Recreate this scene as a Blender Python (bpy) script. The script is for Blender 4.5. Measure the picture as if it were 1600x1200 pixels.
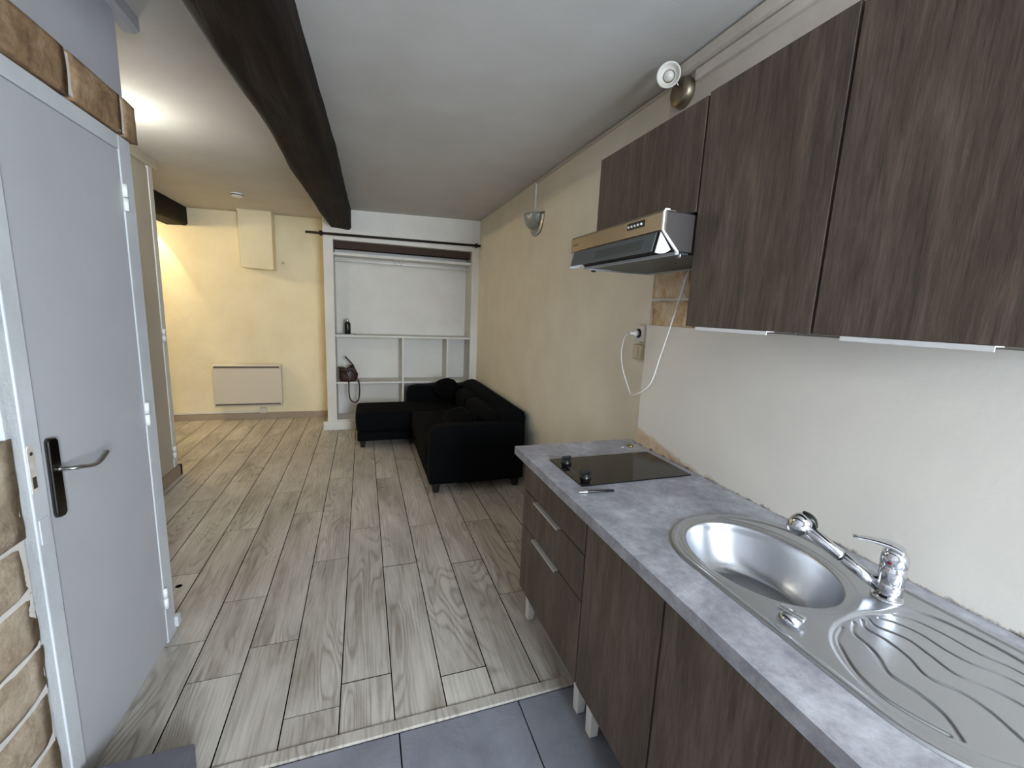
import bpy, bmesh, math, random
import numpy as np
from mathutils import Vector, Matrix, noise

random.seed(7)
for o in list(bpy.data.objects):
    bpy.data.objects.remove(o)
SC = bpy.context.scene
COL = SC.collection

# ------------------------------------------------------------------ camera
cam_d = bpy.data.cameras.new('camera')
cam_d.lens = 15.03
cam_d.sensor_width = 36
cam_d.clip_start = 0.02
cam = bpy.data.objects.new('camera', cam_d)
COL.objects.link(cam)
cam.matrix_world = Matrix((
    (0.9449005, 0.0134225, -0.3270824, 0.0),
    (-0.3244499, 0.1712761, -0.9302670, 0.0),
    (0.0435349, 0.9851316, 0.1661939, 1.45),
    (0, 0, 0, 1)))
SC.camera = cam
SC.view_settings.view_transform = 'Standard'
SC.view_settings.look = 'None'
SC.view_settings.gamma = 1
SC.view_settings.use_curve_mapping = False
SC.view_settings.exposure = 0.46

# ------------------------------------------------------------------ world and daylight
w = bpy.data.worlds.new('world')
SC.world = w
w.use_nodes = True
w.node_tree.nodes['Background'].inputs[0].default_value = (0.62, 0.78, 1.0, 1)
w.node_tree.nodes['Background'].inputs[1].default_value = 1.0


def area(name, loc, direction, sx, sy, power, col):
    l = bpy.data.lights.new(name, 'AREA')
    l.shape = 'RECTANGLE'
    l.size = sx
    l.size_y = sy
    l.energy = power
    l.color = col
    o = bpy.data.objects.new(name, l)
    COL.objects.link(o)
    o.location = loc
    o.rotation_euler = Vector(direction).to_track_quat('-Z', 'Y').to_euler()
    return o


# daylight coming in through the kitchen window behind the camera
area('window_daylight', (0.87, -2.22, 1.58), (0, 1, 0.10), 0.82, 1.35, 178, (0.77, 0.88, 1.0))

# ------------------------------------------------------------------ materials
MAT = {}


def srgb(c):
    return tuple((x / 255 / 12.92) if x / 255 <= 0.04045 else ((x / 255 + 0.055) / 1.055) ** 2.4 for x in c) + (1,)


class NT:
    """small helper around a material node tree"""

    def __init__(self, name, base=(200, 200, 200), rough=0.6, metal=0.0, spec=0.5):
        self.m = bpy.data.materials.new(name)
        self.m.use_nodes = True
        self.t = self.m.node_tree
        self.b = self.t.nodes['Principled BSDF']
        self.b.inputs['Base Color'].default_value = srgb(base)
        self.b.inputs['Roughness'].default_value = rough
        self.b.inputs['Metallic'].default_value = metal
        self.b.inputs['Specular IOR Level'].default_value = spec
        MAT[name] = self.m

    def n(self, kind, **kw):
        nd = self.t.nodes.new(kind)
        for k, v in kw.items():
            if k in nd.inputs:
                nd.inputs[k].default_value = v
            else:
                setattr(nd, k, v)
        return nd

    def l(self, a, b):
        self.t.links.new(a, b)

    def coords(self, scale=(1, 1, 1), kind='Object', loc=(0, 0, 0)):
        tc = self.n('ShaderNodeTexCoord')
        mp = self.n('ShaderNodeMapping')
        mp.inputs['Scale'].default_value = scale
        mp.inputs['Location'].default_value = loc
        self.l(tc.outputs[kind], mp.inputs[0])
        return mp.outputs[0]

    def noise(self, vec, scale, detail=4, rough=0.55, dist=0.0):
        nd = self.n('ShaderNodeTexNoise')
        nd.inputs['Scale'].default_value = scale
        nd.inputs['Detail'].default_value = detail
        nd.inputs['Roughness'].default_value = rough
        nd.inputs['Distortion'].default_value = dist
        self.l(vec, nd.inputs['Vector'])
        return nd.outputs[0]

    def ramp(self, fac, stops):
        r = self.n('ShaderNodeValToRGB')
        el = r.color_ramp.elements
        while len(el) < len(stops):
            el.new(0.5)
        for e, (p, c) in zip(el, stops):
            e.position = p
            e.color = srgb(c) if len(c) == 3 else c
        self.l(fac, r.inputs[0])
        return r.outputs[0]

    def math(self, op, a, b=None, clamp=False):
        nd = self.n('ShaderNodeMath', operation=op, use_clamp=clamp)
        for i, x in enumerate((a, b)):
            if x is None:
                continue
            if isinstance(x, (int, float)):
                nd.inputs[i].default_value = x
            else:
                self.l(x, nd.inputs[i])
        return nd.outputs[0]

    def mix(self, fac, a, b, mode='MIX'):
        nd = self.n('ShaderNodeMix', data_type='RGBA', blend_type=mode)
        for i, x in ((0, fac), (6, a), (7, b)):
            if isinstance(x, (int, float)):
                nd.inputs[i].default_value = x
            elif isinstance(x, tuple):
                nd.inputs[i].default_value = x
            else:
                self.l(x, nd.inputs[i])
        return nd.outputs[2]

    def color(self, c):
        self.l(c, self.b.inputs['Base Color'])

    def bump(self, h, strength=0.2, dist=0.01):
        bp = self.n('ShaderNodeBump')
        bp.inputs['Strength'].default_value = strength
        bp.inputs['Distance'].default_value = dist
        self.l(h, bp.inputs['Height'])
        self.l(bp.outputs[0], self.b.inputs['Normal'])


def plaster(name, c1, c2, rough=0.85, bump=0.25, scale=3, bscale=60, dist=0.003):
    m = NT(name, c1, rough, spec=0.2)
    v = m.coords()
    n1 = m.noise(v, scale, 5)
    m.color(m.ramp(n1, [(0.35, c1), (0.68, c2)]))
    m.bump(m.noise(v, bscale, 6, 0.6), bump, dist)
    return m


plaster('ceiling_paint', (203, 201, 197), (196, 193, 188), bump=0.2)
plaster('cream_wall', (233, 227, 211), (225, 218, 201), bump=0.3, bscale=25, dist=0.004)
plaster('far_wall', (234, 224, 194), (226, 214, 182), bump=0.6, bscale=10, dist=0.012)
plaster('white_wall', (226, 222, 214), (218, 213, 204), bump=0.25)
plaster('kitchen_wall_paint', (214, 204, 192), (203, 192, 178), bump=0.35, bscale=14, dist=0.006)
plaster('grey_wall', (176, 175, 180), (168, 167, 171), bump=0.15)
plaster('door_paint', (186, 187, 191), (180, 181, 185), rough=0.55, bump=0.08, bscale=120)
plaster('frame_paint', (206, 209, 212), (190, 193, 196), rough=0.55, bump=0.35, bscale=18, dist=0.006)
plaster('plate_paint', (196, 184, 170), (214, 210, 204), scale=40, rough=0.5, bump=0.3)
plaster('white_paint', (226, 224, 216), (214, 211, 202), rough=0.6, bump=0.1)
plaster('jamb_plaster', (216, 220, 223), (190, 193, 196), rough=0.7, bump=0.5, bscale=22, dist=0.01)
plaster('partition_paint', (196, 188, 172), (188, 180, 164), bump=0.15)
plaster('mortar', (222, 219, 212), (204, 199, 190), bump=0.5)
plaster('baseboard_paint', (166, 150, 132), (156, 140, 122), rough=0.6, bump=0.1)

# splashback with a brown damp stain and grime along its lower edge
m = NT('splashback', (222, 218, 210), 0.5, spec=0.3)
v = m.coords()
sep = m.n('ShaderNodeSeparateXYZ')
m.l(v, sep.inputs[0])
n1 = m.noise(v, 9, 6, 0.65)
n2 = m.noise(v, 2.2, 3)
base = m.ramp(n2, [(0.35, (228, 222, 211)), (0.7, (219, 214, 204))])
# stain: strong at far lower corner (y > 1.3), fading towards the camera
ztop = m.math('MULTIPLY', m.math('SUBTRACT', sep.outputs[1], 1.18), 0.16)
ztop = m.math('ADD', m.math('MAXIMUM', ztop, 0.004), 0.828)
zz = m.math('SUBTRACT', ztop, sep.outputs[2])
zz = m.math('ADD', zz, m.math('MULTIPLY', m.math('SUBTRACT', n1, 0.5), 0.09))
st = m.math('MULTIPLY', zz, 45, True)
c = m.mix(m.math('MULTIPLY', st, 0.75), base, m.ramp(n1, [(0.35, (150, 98, 48)), (0.6, (206, 180, 140))]))
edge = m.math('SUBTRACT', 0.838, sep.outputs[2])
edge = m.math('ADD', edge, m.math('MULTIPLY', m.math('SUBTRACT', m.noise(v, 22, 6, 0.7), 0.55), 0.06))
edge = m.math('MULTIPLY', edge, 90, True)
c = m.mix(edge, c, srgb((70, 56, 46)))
m.color(c)
m.bump(m.noise(v, 60, 5), 0.12, 0.003)


def wood_dark(name, dark, light, axis='z'):
    m = NT(name, dark, 0.5, spec=0.3)
    v = m.coords((24, 24, 2.2))
    v2 = m.coords((120, 120, 11))
    v3 = m.coords((5.5, 5.5, 0.7))
    a = m.noise(v, 1.0, 6, 0.65, 0.9)
    b = m.noise(v2, 1.0, 4, 0.65, 0.3)
    c = m.noise(v3, 1.6, 4, 0.6, 1.6)
    f = m.math('ADD', m.math('MULTIPLY', a, 0.35), m.math('MULTIPLY', b, 0.42))
    f = m.math('ADD', f, m.math('MULTIPLY', c, 0.38))
    mid = tuple((p + q) / 2 for p, q in zip(dark, light))
    col = m.ramp(f, [(0.38, dark), (0.58, mid), (0.80, light)])
    hue = m.ramp(m.noise(m.coords((3, 3, 0.8)), 1.4, 2), [(0.4, (1.03, 0.99, 0.94, 1)), (0.62, (0.95, 0.97, 1.01, 1))])
    m.color(m.mix(1.0, col, hue, 'MULTIPLY'))
    m.bump(m.math('ADD', a, m.math('MULTIPLY', b, 1.6)), 0.3, 0.002)
    return m


wood_dark('cabinet_oak', (57, 49, 43), (120, 105, 93))
wood_dark('cabinet_carcass', (40, 36, 34), (58, 52, 48))

# old ceiling beams
m = NT('beam_wood', (38, 26, 18), 0.75, spec=0.2)
v = m.coords((14, 0.9, 14))
a = m.noise(v, 1.0, 8, 0.65, 0.8)
b = m.noise(m.coords((5, 2.2, 5)), 1.2, 3)
f = m.math('ADD', m.math('MULTIPLY', a, 0.7), m.math('MULTIPLY', b, 0.4))
m.color(m.ramp(f, [(0.36, (9, 5, 3)), (0.55, (25, 16, 10)), (0.78, (52, 37, 23))]))
m.bump(a, 0.9, 0.02)

# laminate floor planks: cathedral grain from contour lines of stretched noise
m = NT('floor_planks', (180, 172, 158), 0.42, spec=0.35)
at = m.n('ShaderNodeAttribute', attribute_name='plank')
tc = m.n('ShaderNodeTexCoord')
off = m.n('ShaderNodeVectorMath', operation='SCALE')
off.inputs[0].default_value = (13.7, 31.1, 7.3)
m.l(at.outputs['Fac'], off.inputs[3])
ad = m.n('ShaderNodeVectorMath', operation='ADD')
m.l(tc.outputs['Object'], ad.inputs[0])
m.l(off.outputs[0], ad.inputs[1])


def fmap(scale):
    mp = m.n('ShaderNodeMapping')
    mp.inputs['Scale'].default_value = scale
    m.l(ad.outputs[0], mp.inputs[0])
    return mp.outputs[0]


n1 = m.noise(fmap((6.0, 0.95, 1)), 1.0, 1.5, 0.4, 0.2)
rings = m.math('SINE', m.math('ADD', m.math('MULTIPLY', n1, 150), m.math('MULTIPLY', m.noise(fmap((30, 8, 1)), 1.0, 2), 2.5)))
rings = m.math('MULTIPLY', m.math('ADD', rings, 1), 0.5)
rings = m.math('POWER', rings, 3.0)
fib = m.noise(fmap((95, 3.5, 1)), 1.0, 4, 0.6, 0.3)
blot = m.noise(fmap((6, 1.6, 1)), 1.0, 5, 0.6, 0.6)
msk = m.noise(fmap((4, 1.5, 1)), 1.3, 2)
msk = m.math('MULTIPLY', m.math('SUBTRACT', msk, 0.44), 6.0, True)
basec = m.ramp(blot, [(0.25, (150, 142, 131)), (0.42, (180, 174, 165)), (0.70, (208, 203, 195))])
c = m.mix(m.math('MULTIPLY', m.math('MULTIPLY', rings, msk), 0.5), basec, srgb((116, 104, 90)))
fibf = m.ramp(fib, [(0.3, (0.74, 0.72, 0.70, 1)), (0.58, (1.0, 1.0, 1.0, 1))])
c = m.mix(1.0, c, fibf, 'MULTIPLY')
tint = m.ramp(at.outputs['Fac'], [(0.0, (0.93, 0.92, 0.91, 1)), (1.0, (1.03, 1.03, 1.01, 1))])
c = m.mix(1.0, c, tint, 'MULTIPLY')
m.color(c)
m.bump(m.math('ADD', fib, m.math('MULTIPLY', rings, 0.3)), 0.25, 0.002)

m = NT('floor_gap', (12, 9, 8), 1.0, spec=0.0)
m = NT('tile', (122, 124, 132), 0.42, spec=0.45)
v = m.coords()
n1 = m.noise(v, 4, 6, 0.6, 0.8)
m.color(m.ramp(n1, [(0.3, (112, 114, 123)), (0.7, (136, 138, 146))]))
m.bump(m.noise(v, 7, 7, 0.6, 1.2), 0.35, 0.012)
m = NT('step_tile', (96, 96, 104), 0.5, spec=0.4)
v = m.coords()
m.color(m.ramp(m.noise(v, 5, 6), [(0.3, (86, 86, 94)), (0.7, (106, 106, 114))]))
m.bump(m.noise(v, 8, 6), 0.3, 0.01)

# worktop laminate
m = NT('worktop', (150, 150, 156), 0.38, spec=0.4)
v = m.coords()
a = m.noise(v, 6, 9, 0.74, 0.4)
b = m.noise(m.coords((1, 1, 1), loc=(3, 7, 1)), 34, 6, 0.75, 0.2)
f = m.math('ADD', m.math('MULTIPLY', a, 0.7), m.math('MULTIPLY', b, 0.35))
m.color(m.ramp(f, [(0.38, (122, 120, 127)), (0.52, (152, 151, 157)), (0.66, (182, 183, 188))]))
m.bump(b, 0.05, 0.001)

# stone: tan rough faced
for nm, c0, c1, c2 in (('sandstone', (106, 82, 60), (152, 124, 94), (184, 160, 130)),
                       ('quoin_stone', (136, 118, 98), (178, 160, 138), (206, 192, 172)),
                       ('kitchen_stone', (150, 96, 44), (206, 178, 140), (226, 214, 194))):
    m = NT(nm, c1, 0.9, spec=0.15)
    v = m.coords()
    a = m.noise(v, 9, 9, 0.74, 0.3)
    m.color(m.ramp(a, [(0.33, c0), (0.5, c1), (0.68, c2)]))
    m.bump(m.noise(v, 16, 8, 0.7, 0.6), 0.6, 0.012)

# metals
m = NT('sink_steel', (196, 198, 202), 0.27, 1.0)
v = m.coords()
n1 = m.noise(v, 14, 4)
r = m.n('ShaderNodeMapRange')
r.inputs[3].default_value = 0.24
r.inputs[4].default_value = 0.38
m.l(n1, r.inputs[0])
m.l(r.outputs[0], m.b.inputs['Roughness'])
m.bump(m.noise(m.coords((8, 120, 8)), 3, 3), 0.03, 0.001)
NT('chrome', (222, 224, 228), 0.08, 1.0)
NT('dark_chrome', (96, 94, 92), 0.22, 1.0)
NT('satin_steel', (170, 168, 164), 0.3, 1.0)
NT('handle_alu', (214, 212, 208), 0.35, 0.6)
NT('lamp_steel', (150, 140, 120), 0.45, 1.0)
m = NT('hood_steel', (158, 146, 128), 0.42, 1.0)
m.bump(m.noise(m.coords((120, 4, 120)), 1, 3), 0.05, 0.001)
NT('hood_body', (66, 60, 58), 0.5, 0.3)
m = NT('hood_filter', (92, 96, 98), 0.5, 0.7)
v = m.coords((220, 220, 220))
ck = m.n('ShaderNodeTexChecker')
ck.inputs['Scale'].default_value = 1.0
ck.inputs['Color1'].default_value = srgb((120, 124, 124))
ck.inputs['Color2'].default_value = srgb((52, 56, 58))
m.l(v, ck.inputs[0])
m.color(ck.outputs[0])
m = NT('smoked_visor', (92, 98, 100), 0.35, 0.0)
NT('white_plastic', (224, 222, 216), 0.4)
NT('aged_plastic', (208, 196, 168), 0.45)
NT('white_trim', (232, 232, 230), 0.4)
NT('grey_trim', (176, 178, 180), 0.45)
NT('black_plastic', (14, 14, 15), 0.3)
m = NT('black_glass', (8, 8, 8), 0.06)
NT('hob_mark', (120, 118, 116), 0.4)
m = NT('sofa_fabric', (10, 11, 13), 0.95, spec=0.1)
m.b.inputs['Sheen Weight'].default_value = 0.0
m.b.inputs['Sheen Roughness'].default_value = 0.5
m.bump(m.noise(m.coords(), 420, 2), 0.4, 0.002)
NT('sofa_leg', (10, 10, 10), 0.5)
NT('cushion_fabric', (9, 9, 10), 0.95, spec=0.08)
m = NT('brown_leather', (60, 28, 18), 0.45)
m.color(m.ramp(m.noise(m.coords(), 26, 4), [(0.3, (34, 17, 10)), (0.7, (60, 32, 19))]))
m.bump(m.noise(m.coords(), 60, 5), 0.4, 0.004)
NT('leather_strap', (48, 22, 16), 0.5)
NT('brass', (170, 146, 100), 0.35, 1.0)
NT('rod_iron', (26, 15, 15), 0.5, 0.4)
NT('red_dot', (120, 14, 22), 0.3)
NT('radiator_white', (206, 198, 184), 0.4)
NT('grille_dark', (92, 84, 78), 0.6)
NT('frosted_glass', (226, 222, 212), 0.35)
m = NT('sconce_glass', (196, 204, 196), 0.12)
m.b.inputs['Transmission Weight'].default_value = 0.55
NT('ink_dark', (50, 42, 34), 0.5)
NT('tablet_grey', (104, 106, 112), 0.35, 0.5)
NT('bottle_black', (12, 13, 16), 0.3)
NT('silver_cap', (200, 200, 200), 0.3, 0.9)
NT('lintel_wood', (62, 44, 32), 0.8)
NT('crack', (60, 52, 44), 0.9)
for nm, col, st in (('glow_white', (1.0, 0.96, 0.86, 1), 170.0), ('glow_warm', (1.0, 0.80, 0.47, 1), 250.0)):
    m = NT(nm, (255, 255, 255))
    m.b.inputs['Emission Color'].default_value = col
    m.b.inputs['Emission Strength'].default_value = st

# ------------------------------------------------------------------ geometry helpers


def world_loc(o):
    v = Vector((0, 0, 0))
    while o:
        v = v + Vector(o.location)
        o = o.parent
    return v


def finish(name, bm, mat, parent=None, smooth=False, bevel=0.0, seg=2):
    """bm in world coordinates -> one mesh object (or child part)"""
    if bevel > 0:
        bmesh.ops.bevel(bm, geom=[e for e in bm.edges], offset=bevel, segments=seg, affect='EDGES', profile=0.5, clamp_overlap=True)
    bmesh.ops.recalc_face_normals(bm, faces=bm.faces)
    if not bm.verts:
        raise RuntimeError(name)
    if parent is not None:
        org = world_loc(parent)
    else:
        xs = [v.co for v in bm.verts]
        mn = Vector((min(c.x for c in xs), min(c.y for c in xs), min(c.z for c in xs)))
        mx = Vector((max(c.x for c in xs), max(c.y for c in xs), max(c.z for c in xs)))
        org = Vector(((mn.x + mx.x) / 2, (mn.y + mx.y) / 2, mn.z))
    keep_world = getattr(finish, 'keep', False)
    if keep_world and parent is None:
        org = Vector((0, 0, 0))
    bmesh.ops.translate(bm, verts=bm.verts, vec=-org)
    me = bpy.data.meshes.new(name)
    bm.to_mesh(me)
    bm.free()
    me.materials.append(MAT[mat])
    if smooth:
        for p in me.polygons:
            p.use_smooth = True
    o = bpy.data.objects.new(name, me)
    COL.objects.link(o)
    if parent is not None:
        o.parent = parent
    else:
        o.location = org
    return o


def thing(name, label, cat, loc, group=None):
    o = bpy.data.objects.new(name, None)
    o.empty_display_size = 0.1
    COL.objects.link(o)
    o.location = loc
    o['label'] = label
    o['category'] = cat
    if group:
        o['group'] = group
    return o


def tag(o, label, cat, group=None):
    o['label'] = label
    o['category'] = cat
    if group:
        o['group'] = group
    return o


def BM():
    return bmesh.new()


def addbox(bm, x0, x1, y0, y1, z0, z1):
    vs = [bm.verts.new(p) for p in ((x0, y0, z0), (x1, y0, z0), (x1, y1, z0), (x0, y1, z0),
                                    (x0, y0, z1), (x1, y0, z1), (x1, y1, z1), (x0, y1, z1))]
    for f in ((0, 1, 2, 3), (4, 7, 6, 5), (0, 4, 5, 1), (1, 5, 6, 2), (2, 6, 7, 3), (3, 7, 4, 0)):
        bm.faces.new([vs[i] for i in f])
    return vs


def box(name, b, mat, parent=None, bevel=0.0, seg=2, smooth=False):
    bm = BM()
    addbox(bm, *b)
    return finish(name, bm, mat, parent, smooth, bevel, seg)


def boxes(name, bs, mat, parent=None, bevel=0.0):
    bm = BM()
    for b in bs:
        addbox(bm, *b)
    return finish(name, bm, mat, parent, False, bevel)


def struct(o):
    o['kind'] = 'structure'
    return o


def frame_of(d):
    d = Vector(d).normalized()
    up = Vector((0, 0, 1)) if abs(d.z) < 0.95 else Vector((1, 0, 0))
    a = d.cross(up).normalized()
    return a, d.cross(a).normalized()


def addtube(bm, pts, r, seg=12, cap=True, flat=None):
    """sweep; r may be a list; flat=(w,h) scales section"""
    pts = [Vector(p) for p in pts]
    rs = r if isinstance(r, (list, tuple)) else [r] * len(pts)
    rings = []
    d0 = (pts[1] - pts[0]).normalized()
    a, b = frame_of(d0)
    for i, p in enumerate(pts):
        if i == 0:
            d = pts[1] - pts[0]
        elif i == len(pts) - 1:
            d = pts[-1] - pts[-2]
        else:
            d = (pts[i + 1] - pts[i]).normalized() + (pts[i] - pts[i - 1]).normalized()
        d.normalize()
        a = (a - d * a.dot(d)).normalized()
        b = d.cross(a)
        fa, fb = flat if flat else (1, 1)
        rings.append([bm.verts.new(p + (a * math.cos(t) * fa + b * math.sin(t) * fb) * rs[i])
                      for t in [2 * math.pi * k / seg for k in range(seg)]])
    for i in range(len(rings) - 1):
        for k in range(seg):
            bm.faces.new((rings[i][k], rings[i][(k + 1) % seg], rings[i + 1][(k + 1) % seg], rings[i + 1][k]))
    if cap:
        bm.faces.new(rings[0][::-1])
        bm.faces.new(rings[-1])


def smooth_path(pts, n=6):
    P = [Vector(p) for p in pts]
    P = [P[0] * 2 - P[1]] + P + [P[-1] * 2 - P[-2]]
    out = []
    for i in range(1, len(P) - 2):
        for k in range(n):
            t = k / n
            out.append(0.5 * ((2 * P[i]) + (-P[i - 1] + P[i + 1]) * t + (2 * P[i - 1] - 5 * P[i] + 4 * P[i + 1] - P[i + 2]) * t * t
                              + (-P[i - 1] + 3 * P[i] - 3 * P[i + 1] + P[i + 2]) * t ** 3))
    out.append(P[-2])
    return out


def addlathe(bm, prof, center, axis=(0, 0, 1), seg=32):
    """prof: list of (radius, height along axis)"""
    ax = Vector(axis).normalized()
    a, b = frame_of(ax)
    c = Vector(center)
    rings = []
    for r, h in prof:
        if r < 1e-6:
            rings.append([bm.verts.new(c + ax * h)])
        else:
            rings.append([bm.verts.new(c + ax * h + (a * math.cos(t) + b * math.sin(t)) * r)
                          for t in [2 * math.pi * k / seg for k in range(seg)]])
    for i in range(len(rings) - 1):
        A, B = rings[i], rings[i + 1]
        for k in range(seg):
            k2 = (k + 1) % seg
            if len(A) == 1 and len(B) == 1:
                continue
            if len(A) == 1:
                bm.faces.new((A[0], B[k2], B[k]))
            elif len(B) == 1:
                bm.faces.new((A[k], A[k2], B[0]))
            else:
                bm.faces.new((A[k], A[k2], B[k2], B[k]))


def lathe(name, prof, center, mat, parent=None, axis=(0, 0, 1), seg=32):
    bm = BM()
    addlathe(bm, prof, center, axis, seg)
    return finish(name, bm, mat, parent, True)


def tube(name, pts, r, mat, parent=None, seg=12, flat=None):
    bm = BM()
    addtube(bm, pts, r, seg, True, flat)
    return finish(name, bm, mat, parent, True)


def prism(name, poly, axis, a0, a1, mat, parent=None, bevel=0.0, smooth=False):
    """poly points in the two other axes, extruded along axis from a0 to a1"""
    bm = BM()

    def P(u, v, a):
        return {'x': (a, u, v), 'y': (u, a, v), 'z': (u, v, a)}[axis]
    A = [bm.verts.new(P(u, v, a0)) for u, v in poly]
    B = [bm.verts.new(P(u, v, a1)) for u, v in poly]
    n = len(poly)
    bm.faces.new(A[::-1])
    bm.faces.new(B)
    for i in range(n):
        bm.faces.new((A[i], A[(i + 1) % n], B[(i + 1) % n], B[i]))
    return finish(name, bm, mat, parent, smooth, bevel)


def soft_box(name, b, mat, parent=None, r=0.04, puff=0.0, lumps=0.0, seed=0, sub=2, rot=None):
    """rounded upholstery block; puff bulges the faces; lumps adds noise"""
    x0, x1, y0, y1, z0, z1 = b
    bm = BM()
    addbox(bm, *b)
    bmesh.ops.bevel(bm, geom=list(bm.edges), offset=r, segments=4, affect='EDGES', profile=0.5, clamp_overlap=True)
    bmesh.ops.subdivide_edges(bm, edges=[e for e in bm.edges if e.calc_length() > 0.09], cuts=8, use_grid_fill=True)
    c = Vector(((x0 + x1) / 2, (y0 + y1) / 2, (z0 + z1) / 2))
    h = Vector(((x1 - x0) / 2, (y1 - y0) / 2, (z1 - z0) / 2))
    for v in bm.verts:
        q = v.co - c
        n = Vector((q.x / h.x, q.y / h.y, q.z / h.z))
        if puff:
            fx = (1 - n.y ** 2) * (1 - n.z ** 2)
            fy = (1 - n.x ** 2) * (1 - n.z ** 2)
            fz = (1 - n.x ** 2) * (1 - n.y ** 2)
            q += Vector((n.x ** 3 * max(fx, 0), n.y ** 3 * max(fy, 0), n.z ** 3 * max(fz, 0))) * puff
        if lumps:
            q += noise.noise_vector(q * 7 + Vector((seed, seed, 0))) * lumps
        if rot is not None:
            q = rot @ q
        v.co = c + q
    return finish(name, bm, mat, parent, True)


def rough_block(bm, x0, x1, y0, y1, z0, z1, amp=0.006, seed=0, step=0.035, sides='x'):
    """stone block with an uneven rounded face, appended to bm"""
    t = BM()
    addbox(t, x0, x1, y0, y1, z0, z1)
    bmesh.ops.subdivide_edges(t, edges=list(t.edges), cuts=7, use_grid_fill=True)
    c = Vector(((x0 + x1) / 2, (y0 + y1) / 2, (z0 + z1) / 2))
    h = Vector(((x1 - x0) / 2, (y1 - y0) / 2, (z1 - z0) / 2))
    for v in t.verts:
        q = v.co - c
        e = max(abs(q.y / h.y), abs(q.z / h.z))
        out = 1 if q.x * (1 if sides == '+x' else -1) > 0 else 0
        d = noise.noise_vector(v.co * 14 + Vector((seed, 0, seed)))
        if out:
            k = 1 if sides == '+x' else -1
            v.co.x += k * (d.x * amp * 1.5 - (e ** 8) * amp * 1.6)
        v.co.y += d.y * amp * 0.8
        v.co.z += d.z * amp * 0.8
    me = bpy.data.meshes.new('tmp')
    t.to_mesh(me)
    t.free()
    bm.from_mesh(me)
    bpy.data.meshes.remove(me)


# ================================================================== THE SETTING
finish.keep = True   # structure keeps world coordinates, so the procedural materials line up

# --- floor: planks with gaps over a dark subfloor, kitchen tiles in front
floor = struct(box('floor', (-3.25, 1.5, -2.4, 6.05, -0.08, -0.012), 'floor_gap'))
bm = BM()
lay = bm.faces.layers.float.new('plank_f')
PW = 0.1865
X0 = 0.088
joints = {0: [2.30, 3.62], 1: [1.482, 2.73, 4.05], 2: [2.235, 3.35, 4.6], 3: [1.9, 2.7, 3.9], -1: [1.555, 2.78, 4.1],
          -2: [1.46, 2.45, 3.7], -3: [1.85, 3.1, 4.4], -4: [1.72, 2.2, 3.5, 4.9], -5: [1.95, 2.95, 4.2], -6: [2.5, 3.8, 5.1]}
planks = []
for k in range(-18, 7):
    js = joints.get(k) or sorted([1.5 + random.random() * 1.2 + i * 1.28 for i in range(4)])
    ys = [1.338] + [j for j in js if j < 5.9] + [6.0]
    for a, b2 in zip(ys, ys[1:]):
        wide = 0.0030 if (k, round(a, 2)) in ((0, 2.3), (2, 2.23), (2, 2.24), (-1, 1.56), (-1, 1.55), (1, 1.48)) else 0.0009
        planks.append((X0 + k * PW + 0.0022, X0 + (k + 1) * PW - 0.0022, a + wide, b2 - 0.0013))
vals = []
for (a, b2, c1, d1) in planks:
    n0 = len(bm.faces)
    bm2 = addbox(bm, a, b2, c1, d1, -0.012, 0.0)
    vals += [random.random()] * 6
    bm.faces.ensure_lookup_table()
bmesh.ops.translate(bm, verts=bm.verts, vec=(0, 0, 0))
me = bpy.data.meshes.new('wood_planking')
bm.to_mesh(me)
bm.free()
me.materials.append(MAT['floor_planks'])
me.materials.append(MAT['floor_gap'])
for p in me.polygons:
    p.material_index = 0 if abs(p.normal.z) > 0.5 and p.center.z > -0.001 else 1
at_ = me.attributes.new('plank', 'FLOAT', 'FACE')
for i, x in enumerate(vals):
    at_.data[i].value = x
pl = bpy.data.objects.new('wood_planking', me)
COL.objects.link(pl)
pl.parent = floor
finish('chipped_hole', (lambda b: (addlathe(b, [(0, 0.0006), (0.014, 0.0006), (0.016, 0.0001)], (-0.905, 2.40, 0), seg=7), addlathe(b, [(0, 0.0006), (0.006, 0.0006), (0.007, 0.0001)], (-0.93, 2.375, 0), seg=6), b)[2])(BM()), 'floor_gap', floor)
bm = BM()
TW = 0.437
for i in range(-9, 4):
    for j in range(0, 9):
        x0 = 0.099 + i * TW
        y1 = 1.296 - j * TW
        addbox(bm, x0 + 0.0022, x0 + TW - 0.0022, max(y1 - TW + 0.0022, -2.29), y1 - 0.0022, -0.012, -0.001)
finish('tiling', bm, 'tile', floor, bevel=0.0012, seg=1)

o = struct(box('trim_1', (-0.80, 1.30, 1.298, 1.342, -0.006, 0.006), 'floor_planks', bevel=0.003))
o2 = struct(box('trim_2', (-0.80, -0.507, -2.1, 1.352, 0.0, 0.10), 'step_tile', bevel=0.003))

# --- ceiling (slightly lower on the left)
bm = BM()
za, zb = 2.475 + 0.023 * -3.3, 2.475 + 0.023 * 1.5
vs = addbox(bm, -3.3, 1.5, -2.4, 6.1, 0, 0.1)
for v in vs:
    base = 2.475 + 0.023 * v.co.x
    v.co.z = base + (0.1 if v.co.z > 0.05 else 0)
bmesh.ops.subdivide_edges(bm, edges=list(bm.edges), cuts=24, use_grid_fill=True)
for v in bm.verts:
    v.co.z += noise.noise(Vector((v.co.x * 0.9, v.co.y * 0.9, 3))) * 0.006
struct(finish('ceiling', bm, 'ceiling_paint', smooth=True))


def CZ(x):
    return 2.475 + 0.023 * x


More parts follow.
